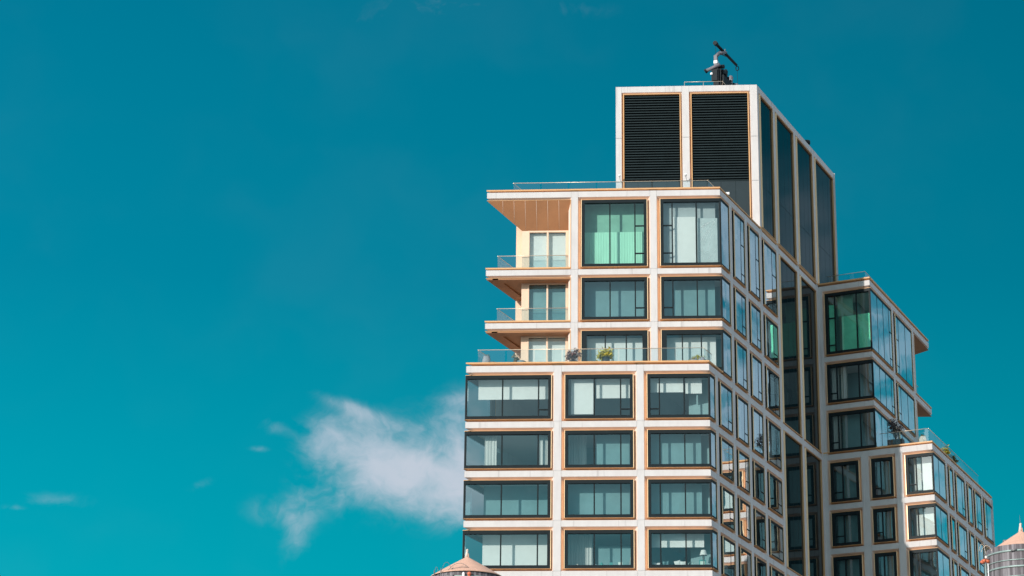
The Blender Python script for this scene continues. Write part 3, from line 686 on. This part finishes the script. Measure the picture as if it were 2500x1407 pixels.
cbox(mb, -.22, -.1, -.30, .16, 74.3, 75.2, DKST); cbox(mb, -.3, -.2, -.36, -.2, 74.8, 74.95, WHITE)
cpart(mb, 'machine_body')
mb = MB()
for s_ in (.2, 2.4, 4.6):
    mb.tube(cp(s_, -.3, 73.0), cp(s_, -.16, 74.0), .05, .05, DKST); mb.tube(cp(s_, .3, 73.0), cp(s_, .16, 74.0), .05, .05, DKST)
cbox(mb, -.3, 5.2, -.5, .5, 73.05, 73.2, STEEL); cpart(mb, 'base_frame')
for s_, h in ((1.9, .75), (3.1, .72), (4.45, .6), (3.8, .35)):
    mb = MB(); c = cp(s_, .1, 75.3); mb.lathe(c, [(.14, 0), (.16, h * .5), (.19, h * .75), (.12, h * .95), (.01, h)], DKST if s_ < 3 else MAST, 12)
    for k in range(5): mb.ball(cp(s_ + .1, .52, 74.2 + k * .24), .07, STEEL if k % 2 else WHITE, 6)
    cpart(mb, 'hoist_drum')
mb = MB(); mb.tube(cp(-.1, -.75, 75.25), cp(-.1, .35, 75.6), .13, .13, MAST, 12); mb.tube(cp(-.1, -.85, 75.2), cp(-.1, -.72, 75.27), .17, .17, DKST, 12); mb.tube(cp(.3, .0, 75.6), cp(.3, .55, 75.55), .16, .16, DKST, 10); cpart(mb, 'winch')
mb = MB(); A = Vector(cp(-.05, .0, 75.4)); 
cbox(mb, -.12, .12, -.12, .12, 75.4, 76.42, MAST); cpart(mb, 'mast')
mb = MB(); cbox(mb, -.135, .135, -.14, .14, 75.75, 75.98, WHITE); cpart(mb, 'mast_collar')
mb = MB(); q0 = Vector(cp(0, 0, 76.36)); q1 = Vector((1.30, 13.0, 76.72)); q2 = Vector((1.85, 13.9, 77.2))
mb.tube(q0, q1, .15, .14, MAST, 4); mb.tube(q1, q2, .14, .11, MAST, 4); cpart(mb, 'gooseneck')
mb = MB(); j0 = Vector((1.03, 12.66, 77.42)); j1 = Vector((2.70, 17.17, 77.60)); jd = (j1 - j0).normalized()
mb.tube(j0, j1, .15, .13, DKST, 4); mb.tube(j0 - jd * .1, j0 + jd * .25, .17, .17, DKST, 8); mb.tube(j0.lerp(j1, .45) + Vector((0, 0, .18)), j0.lerp(j1, .47) + Vector((0, 0, .34)), .05, .05, STEEL); cpart(mb, 'jib')
mb = MB(); mb.path([q0, j0.lerp(j1, .26)], .025, DKST); mb.path([q0, j0], .012, DKST); mb.path([q1, j0.lerp(j1, .66)], .035, DKST); cpart(mb, 'stay_cable')
mb = MB(); 
for k in range(9):
    a = 2 * math.pi * k / 9; b = 2 * math.pi * (k + 1) / 9; c = j1 + Vector((.08, .15, -.22))
    mb.tube(c + Vector((.12 * math.cos(a), 0, .2 * math.sin(a))), c + Vector((.12 * math.cos(b), 0, .2 * math.sin(b))), .035, .035, DKST, 5)
mb.path([c + Vector((0, 0, -.2)), c + Vector((0, 0, -1.9))], .012, DKST); mb.path([(c.x, c.y, c.z - 1.9), cp(4.6, .3, 75.2)], .012, DKST); cpart(mb, 'hook')

# ------------------------------------------------------------------ potted plants
LEAF_G = mat('green_foliage', (0.10, 0.12, 0.035), 0.6, 0, 0.5, 6); LEAF_Y = mat('yellow_green_foliage', (0.46, 0.38, 0.05), 0.6, 0, 0.45, 8)
LEAF_R = mat('russet_purple_foliage', (0.20, 0.12, 0.12), 0.65, 0, 0.5, 8); LEAF_D = mat('dark_maroon_foliage', (0.035, 0.025, 0.030), 0.6, 0, 0.6, 7); LEAF_S = mat('sage_foliage', (0.22, 0.20, 0.13), 0.7, 0, 0.4, 8)
STEM = mat('woody_stem', (0.12, 0.08, 0.06), 0.8, 0, 0.3, 8); POTG = mat('grey_ceramic_pot', (0.36, 0.33, 0.34), 0.7, 0, 0.2, 5); POTD = mat('charcoal_pot', (0.035, 0.045, 0.05), 0.6, 0, 0.3, 5); POTW = mat('cream_stone_pot', (0.66, 0.56, 0.48), 0.7, 0, 0.12, 5); POTB = mat('blue_grey_bowl', (0.17, 0.24, 0.26), 0.6, 0, 0.15, 5)
def foliage(mb, c, rx, rz, n, m, size=.07, droop=0.0, clumps=7, long_=1.6):
    cs_ = []
    for k in range(clumps):
        a = random.uniform(0, 2 * math.pi); r = rx * random.uniform(.25, .85); z = random.uniform(-.5, .8) * rz - droop * (r / rx) ** 2
        cs_.append((Vector((c[0] + r * math.cos(a), c[1] + r * math.sin(a), c[2] + z)), random.uniform(.25, .5) * rx))
    for k in range(n):
        cc, r = random.choice(cs_); p = cc + Vector((random.gauss(0, r * .6), random.gauss(0, r * .6), random.gauss(0, r * .6)))
        d = Vector((random.gauss(0, 1), random.gauss(0, 1), random.gauss(.1, .8))).normalized(); e = d.cross(Vector((random.gauss(0, 1), random.gauss(0, 1), random.gauss(0, 1)))).normalized()
        s = size * random.uniform(.6, 1.4)
        mb.poly([p - d * s * long_, p + e * s * .5, p + d * s * long_, p - e * s * .5], m)
    return cs_
def potted(label, x, y, z, prof, potm, fo, cat='potted plant', name='potted_plant', branches=False, group='potted plants on the terraces'):
    t = thing(name, label, cat, (x, y, z), group)
    mb = MB(); mb.lathe((0, 0, 0), prof, potm, 20); o = mb.build('pot', t)
    h = prof[-1][1]
    for (dx, dz, rx, rz, n, m, size, droop, cl) in fo:
        mb = MB(); cs_ = foliage(mb, (dx, 0, h + dz), rx, rz, n, m, size, droop, cl); mb.build('foliage', t)
        if branches:
            sb = MB()
            for (cc, r) in cs_: sb.path([(0, 0, h - .05), (cc.x * .4, cc.y * .4, h + (cc.z - h) * .5), tuple(cc)], .012, STEM, 5)
            sb.build('branch', t)
    return t
FLOOR = 48.27
def pp(h, r0, r1, r2): return [(.001, 0), (r0, 0), (r1, h * .45), (r2, h), (r2 - .03, h), (r2 - .04, h - .05), (.001, h - .05)]
potted('tall grey urn with trailing plant at the left corner of the terrace', -15.13, 1.2, FLOOR, pp(.80, .24, .30, .20), POTG, [(0, .0, .30, .08, 160, LEAF_S, .06, .12, 8)])
potted('small sagging tan pot plant right of the tall grey urn', -14.72, 1.15, FLOOR, pp(.28, .12, .16, .14), POTW, [(.08, .02, .22, .08, 90, LEAF_S, .06, .1, 5)])
potted('loose branchy tan shrub in front of the cream wall', -13.12, 1.25, FLOOR, pp(.30, .14, .17, .16), POTG, [(0, .38, .34, .34, 210, LEAF_S, .055, 0, 9)], branches=True)
potted('wide blue grey bowl planter before the balcony door', -12.76, 1.2, FLOOR, pp(.42, .22, .30, .28), POTB, [(0, .0, .18, .03, 40, LEAF_G, .04, .02, 4)])
potted('low green spreading plant right of the blue grey bowl', -12.28, 1.1, FLOOR, pp(.22, .1, .13, .12), POTD, [(0, .03, .30, .06, 120, LEAF_G, .05, .03, 6)])
potted('bushy russet shrub in a dark pot before the first pier', -9.15, 1.35, FLOOR, pp(.42, .24, .30, .28), POTD, [(0, .42, .58, .42, 620, LEAF_R, .06, .15, 14)], branches=True)
potted('spiky yellow green shrub in a tall charcoal pot', -6.97, 1.35, FLOOR, pp(.68, .30, .28, .24), POTD, [(0, .30, .55, .26, 520, LEAF_Y, .085, .22, 13)], branches=True)
potted('left one of two round grey pots with trailing plant at the terrace corner', -.98, 1.2, FLOOR, pp(.52, .2, .30, .22), POTG, [(0, .02, .32, .08, 150, LEAF_Y, .05, .22, 8)])
potted('right one of two round grey pots with trailing plant at the terrace corner', -.52, 1.3, FLOOR, pp(.56, .2, .30, .24), POTG, [(-.1, .12, .32, .14, 150, LEAF_Y, .05, .1, 8), (.15, -.1, .25, .18, 120, LEAF_S, .05, .2, 6)])
ZT = 48.24
potted('egg shaped cream pot with clipped green top on the wing terrace', 16.33, 22.6, ZT, [(.001, 0), (.18, 0), (.30, .25), (.31, .50), (.22, .78), (.18, .82), (.001, .80)], POTW, [(0, .02, .26, .06, 200, LEAF_G, .04, .10, 9)])
t = thing('planter_box', 'dark maroon shrub in a long grey box planter on the wing terrace', 'planter', (14.45, 23.45, ZT), 'potted plants on the terraces')
f_ = Fr((0, 0), AW); mb = MB(); f_.box(mb, -.75, .45, -.5, 0, 0, .86, POTD)
for k in range(4): f_.box(mb, -.76, .46, -.51, .01, .2 * k + .1, .2 * k + .115, BLK)
mb.build('box', t)
mb = MB(); cs_ = foliage(mb, (-.1, .15, 1.70), .68, .75, 620, LEAF_D, .06, 0, 20, 1.2); mb.build('foliage', t)
sb = MB()
for (cc, r) in cs_: sb.path([(-.1, .2, .8), (cc.x * .35, .2, 1.25), tuple(cc)], .014, STEM, 5)
sb.build('branch', t)
for (x, y, lab) in ((18.95, 26.3, 'yellow green shrub overhanging the sloping glass rail of the wing terrace'), (19.75, 28.5, 'small olive shrub farther along the glass rail of the wing terrace')):
    q = Vector((x, y)) - Vector((.938, -.346)) * .95
    potted(lab, q.x, q.y, ZT, pp(.5, .25, .3, .28), POTD, [(.25, .22, .50, .26, 360, LEAF_Y if x < 19.5 else LEAF_G, .08, .1, 10)])
potted('dark leafy shrub half hidden behind the wing corner window', 13.30, 24.95, ZT, pp(.5, .2, .25, .22), POTD, [(0, .55, .30, .45, 180, LEAF_D, .06, 0, 8)])

# ------------------------------------------------------------------ things seen in the rooms
FAB = mat('pale_cushion_cloth', (0.72, 0.74, 0.72), 0.9, 0, 0.1, 6)
def lampthing(label, x, y, z, hs, rs, hb, cat='lamp', name='table_lamp'):
    t = thing(name, label, cat, (x, y, z)); mb = MB(); mb.lathe((0, 0, 0), [(.001, 0), (.12, 0), (.12, .03), (.02, .05), (.02, hb)], STEEL, 12); mb.build('lamp_base', t)
    mb = MB(); mb.lathe((0, 0, hb - .05), [(rs, 0), (rs * .68, hs)], FAB, 20); mb.build('lamp_shade', t)
lampthing('white drum floor lamp behind the second window row, left corner room', -14.35, 1.2, 40.5, .34, .27, 1.75, name='floor_lamp')
lampthing('grey shaded table lamp at the right end of the lowest window sill', -.55, .75, 34.25, .34, .25, .85)
def cushion(label, x, y, z, w, h, rot, m):
    mb = MB(); n = 8; P = {}
    for i in range(n + 1):
        for j in range(n + 1):
            u = i / n * 2 - 1; v = j / n * 2 - 1; th = .09 * (1 - u ** 4) * (1 - v ** 4); k = 1 - .12 * (1 - abs(u) ** 2) * abs(v) ** 2 * 0 - .10 * (1 - min(1, abs(u * v)) ** .5) * (max(abs(u), abs(v)) ** 4)
            a = u * w / 2 * k; b = v * h / 2 * k; c, s = math.cos(R(rot)), math.sin(R(rot)); P[i, j] = (a * c - b * s, a * s + b * c, th)
    for i in range(n):
        for j in range(n):
            for sg in (-1, 1):
                q = [P[i, j], P[i + 1, j], P[i + 1, j + 1], P[i, j + 1]]; mb.poly([(a, -t_ * sg, b + h / 2) for a, b, t_ in q], m, sg < 0, True)
    o = mb.build('cushion'); o.location = (x, y, z); tag(o, label, 'cushion', 'cushions on the lowest window sill')
LB = 34.22
cushion('low bright white cushion at the left end of the sill', -3.62, .5, LB, .55, .30, 0, WHITE)
cushion('dim grey cushion right of the white one', -3.02, .6, LB, .40, .42, 8, SHEER)
cushion('pale cushion standing on its corner in the middle of the sill', -2.25, .55, LB, .42, .44, 14, FAB)
cushion('square pale cushion just left of the thin mullion', -1.88, .5, LB, .42, .38, 0, FAB)
mb = MB()
for k in range(14):
    a = 2 * math.pi * k / 14; b = 2 * math.pi * (k + 1) / 14; mb.tube((.15 * math.cos(a), 0, .17 + .15 * math.sin(a)), (.15 * math.cos(b), 0, .17 + .15 * math.sin(b)), .02, .02, MINT, 6)
mb.lathe((0, 0, 0), [(.08, 0), (.02, .04), (.02, .17), (.04, .2)], MINT, 10)
o = mb.build('round_ornament'); o.location = (-1.40, .5, LB); tag(o, 'mint ring ornament on the lowest sill right of the square cushion', 'ornament')
TEAL = mat('teal_glazed_box', (0.05, 0.30, 0.28), 0.4)
mb = MB(); pod.box(mb, -.22, .22, -.15, .15, 0, .55, TEAL); pod.box(mb, -.16, .16, .15, .16, .1, .45, MINT); o = mb.build('teal_cabinet'); o.location = (-.62, .95, LB); tag(o, 'small teal cabinet under the grey shaded table lamp', 'cabinet')
def knick(name, label, cat, x, prof, m, z=LB):
    mb = MB(); mb.lathe((0, 0, 0), prof, m, 12); o = mb.build(name); o.location = (x, .38, z); tag(o, label, cat, 'small things on the middle sill')
knick('figurine', 'tan and white figurine under the left pane of the middle window', 'figurine', -8.83, [(.001, 0), (.09, 0), (.11, .06), (.05, .13), (.06, .17), (.001, .22)], POTW)
knick('jar', 'small white jar just right of the middle mullion', 'jar', -7.60, [(.001, 0), (.08, 0), (.09, .1), (.05, .15), (.06, .18), (.001, .18)], WHITE)
knick('vase', 'round dark teal vase between the white jar and the book', 'vase', -7.25, [(.001, 0), (.08, 0), (.14, .1), (.12, .2), (.05, .26), (.06, .3)], TEAL)
knick('bowl', 'white bowl with a leaning rod at the right end of the sill', 'bowl', -5.45, [(.001, 0), (.07, 0), (.13, .09), (.12, .1), (.001, .04)], WHITE)
mb = MB(); pod.box(mb, -.10, .10, -.03, .03, 0, .30, TEAL); o = mb.build('picture_frame'); o.location = (-6.62, .38, LB); tag(o, 'dark teal picture frame standing on the middle sill', 'picture frame')
mb = MB(); pod.box(mb, -.14, .14, -.05, .05, 0, .32, MINT); pod.box(mb, -.08, .02, .05, .06, .08, .24, WHITE); o = mb.build('patterned_box'); o.location = (-6.02, .38, LB); tag(o, 'mint patterned box left of the thin mullion on the middle sill', 'box')
mb = MB(); mb.tube((0, 0, 0), (.14, .05, 1.05), .014, .010, SPLAY, 6); o = mb.build('leaning_rod'); o.location = (-5.42, .45, LB + .05); tag(o, 'thin pink rod leaning out of the white bowl', 'rod')

# ------------------------------------------------------------------ water towers
WOOD = bpy.data.materials.new('weathered_cedar_staves'); WOOD.use_nodes = True; g = NG(WOOD.node_tree); p_ = g.n['Principled BSDF']
oc = g.node('ShaderNodeTexCoord').outputs['Object']; sp = g.node('ShaderNodeSeparateXYZ'); g.put(sp.inputs[0], oc)
ang = g.math('MULTIPLY', g.math('ARCTAN2', sp.outputs[1], sp.outputs[0]), 14.0)
cell = g.math('FLOOR', ang); wn = g.node('ShaderNodeTexWhiteNoise', noise_dimensions='1D'); g.put(wn.inputs['W'], cell)
grain = g.noise(g.xyz(g.math('MULTIPLY', ang, 1.6), 0.0, g.math('MULTIPLY', sp.outputs[2], 0.8)), 1.5, 5, 0.65)
c = g.ramp(g.math('ADD', g.math('MULTIPLY', wn.outputs[0], .45), g.math('MULTIPLY', grain, .55)), [(0.2, (0.06, 0.05, 0.055)), (0.55, (0.165, 0.148, 0.16)), (0.85, (0.33, 0.31, 0.33))])
gap = g.math('LESS_THAN', g.math('FRACT', ang), 0.07); c = g.mix(gap, c, (0.04, 0.035, 0.04)); g.put(p_.inputs['Base Color'], c); p_.inputs['Roughness'].default_value = 0.85
TERRA = mat('faded_terracotta_roofing', (0.64, 0.375, 0.27), 0.8, 0, 0.09, 2.5, 0.1); HOOP = mat('greenish_galvanised_hoop', (0.30, 0.38, 0.36), 0.5, 0.4, 0.2, 3)
BRICK = mat('brown_brick', (0.20, 0.11, 0.08), 0.85, 0, 0.2, 4); ORANGE = mat('orange_red_paint', (0.62, 0.15, 0.07), 0.55, 0, 0.1, 5)
def water_tower(label, x, y, zapex, rt_, rroof, hcone, group):
    t = thing('water_tower', label, 'water tower', (x, y, zapex - hcone), group); n = 48; H = 4.3
    mb = MB(); mb.lathe((0, 0, 0), [(rt_, .03), (rt_ + .10, -H)], WOOD, n); mb.poly([((rt_ + .1) * math.cos(2 * math.pi * k / n), (rt_ + .1) * math.sin(2 * math.pi * k / n), -H) for k in range(n)][::-1], WOOD); mb.build('tank', t)
    for k, z in enumerate((-.30, -.78, -1.12, -1.62, -2.05, -2.45, -2.9, -3.3, -3.7, -4.1)):
        mb = MB(); r = rt_ + .012 - z * .023; w = .045 if k % 2 else .09
        mb.lathe((0, 0, z), [(r, -w / 2), (r + .03, -w / 2), (r + .03, w / 2), (r, w / 2)], HOOP, n); a = R(-115 + 23 * k)
        mb.tube((r * 1.03 * math.cos(a), r * 1.03 * math.sin(a), 0 + z - .03), (r * 1.03 * math.cos(a + .16), r * 1.03 * math.sin(a + .16), z + .03), .05, .05, STEEL, 6); mb.build('hoop', t)
    mb = MB(); prof = [(rroof, -.04), (rroof, 0), (rroof * .5, hcone * .52), (rroof * .16, hcone * .86), (.05, hcone)]; mb.lathe((0, 0, 0), prof, TERRA, n, False); mb.lathe((0, 0, 0), [(rroof, -.04), (rt_ * .9, -.02)], STEEL, n)
    rf_ = mb.build('roof', t)
    mb = MB(); a = R(160); mb.tube((rroof * .5 * math.cos(a), rroof * .5 * math.sin(a), hcone * .5), (rroof * .5 * math.cos(a), rroof * .5 * math.sin(a), hcone * .5 + .14), .14, .12, STEEL, 8); mb.build('hatch', rf_)
    mb = MB(); mb.tube((-.05, 0, hcone - .08), (.0, 0, hcone + .34), .09, .055, POTW, 8); mb.tube((.08, 0, hcone - .1), (.05, -.02, hcone + .18), .05, .03, TERRA, 6); mb.ball((0, 0, hcone + .36), .07, POTW, 8); mb.build('finial', t)
    zr = 17.0 - (zapex - hcone)
    for k in range(6):
        a = math.pi * k / 3; lb = MB(); lb.tube((1.35 * math.cos(a), 1.35 * math.sin(a), -H - .3), (1.55 * math.cos(a), 1.55 * math.sin(a), zr), .09, .09, STEEL, 8); lb.build('leg', t)
    mb = MB(); mb.lathe((0, 0, -H - .3), [(.001, 0), (rt_ + .2, 0), (rt_ + .2, .28), (.001, .28)], STEEL, 24); mb.build('platform', t)
    return t
t = water_tower('water tower at the bottom left, in front of the lowest left window', -13.25, -31.4, 27.83, 1.80, 1.90, 1.10, 'rooftop water towers')
mb = MB()
for (x0, x1, h0) in ((-1.62, -1.38, .58), (-1.22, -.62, .72), (-.95, .45, .66)):
    pts = [(x0 + (x1 - x0) * k / 12, -1.62 if x0 > -1.4 else -1.1, -.25 + h0 * math.sin(math.pi * (k / 12)) ** .6) for k in range(13)]; mb.path(pts, .012, STEEL, 5)
for x in (-1.62, -1.22, -.62, -.2, .02): mb.tube((x, -1.66 if x > -1.4 else -1.1, -.7), (x, -1.66 if x > -1.4 else -1.1, .15), .018, .018, STEEL, 5)
mb.path([(-.62, -1.6, .12), (-.1, -1.6, .22), (.2, -1.6, .2)], .012, STEEL, 5); mb.build('wire_railing', t)
mb = MB(); mb.lathe((0, -1.95, -.62), [(.07, 0), (.075, .42), (.04, .48), (.001, .5)], WHITE, 12); mb.build('vent_pipe', t)
mb = MB(); mb.ball((.30, -1.95, -.22), .11, ORANGE, 12); mb.tube((.30, -1.95, -.8), (.30, -1.95, -.25), .06, .06, ORANGE, 8); mb.build('float_valve', t)
mb = MB(); mb.lathe((-1.55, -1.3, -.55), [(.07, 0), (.075, .3), (.001, .36)], WHITE, 12); mb.build('vent_pipe', t)
t2 = water_tower('water tower at the bottom right corner with an orange elbow pipe', 15.55, -32.0, 28.93, 1.84, 1.68, 1.10, 'rooftop water towers')
mb = MB(); mb.path([(-1.75, -.5, -.62), (-1.95, -.55, -.55), (-2.12, -.6, -.62), (-2.18, -.6, -.72)], .10, ORANGE, 10); mb.build('elbow_pipe', t2)
mb = MB(); mb.tube((-1.98, -.6, -4.5), (-1.98, -.6, -.75), .05, .05, HOOP, 8); mb.tube((-1.86, -.7, -4.5), (-1.86, -.7, -.75), .03, .03, WHITE, 8); mb.build('riser_pipe', t2)
mb = MB()
for (x0, x1, h0) in ((-2.2, -1.5, .62), (-2.3, -1.9, .7)):
    mb.path([(x0 + (x1 - x0) * k / 12, -.8, -.45 + h0 * math.sin(math.pi * min(1, .08 + k / 12)) ** .6) for k in range(13)], .012, RAIL, 5)
mb.ball((-1.93, -.7, -.42), .08, WHITE, 8); mb.build('wire_railing', t2)
mb = MB(); mb.tube((0, 0, 1.3), (-.02, 0, 1.95), .012, .006, STEEL, 5); mb.build('lightning_rod', t2)
for (x, y, lab) in ((-13.25, -31.4, 'plain brown brick building carrying the left water tower'), (15.55, -32.0, 'plain brown brick building carrying the right water tower')):
    t = thing('brick_building', lab, 'building', (x, y, -1.6)); f_ = Fr((0, 0), 0)
    mb = MB(); f_.box(mb, -5, 5, -6, 5, 0, 18.5, BRICK); mb.build('wall', t)
    mb = MB()
    for (a, b, c, d) in ((-5.1, 5.1, 4.7, 5.1), (-5.1, 5.1, -6.1, -5.7), (-5.1, -4.7, -5.7, 4.7), (4.7, 5.1, -5.7, 4.7)): f_.box(mb, a, b, c, d, 18.5, 19.4, BRICK)
    mb.build('parapet', t)
    for r_ in range(5):
        for k in range(4):
            mb = MB(); f_.box(mb, -4.0 + k * 2.3, -2.9 + k * 2.3, 5.0, 5.03, 1.2 + r_ * 3.5, 3.2 + r_ * 3.5, PANEL); f_.box(mb, -4.1 + k * 2.3, -2.8 + k * 2.3, 5.0, 5.12, 1.05 + r_ * 3.5, 1.2 + r_ * 3.5, CON); mb.build('window', t)

# ------------------------------------------------------------------ ground
GR = mat('city_ground', (0.16, 0.155, 0.15), 0.9, 0, 0.3, 0.05)
mb = MB(); mb.poly([(-4000, -4000, -1.6), (4000, -4000, -1.6), (4000, 4000, -1.6), (-4000, 4000, -1.6)], GR); o = mb.build('ground'); o['kind'] = 'structure'
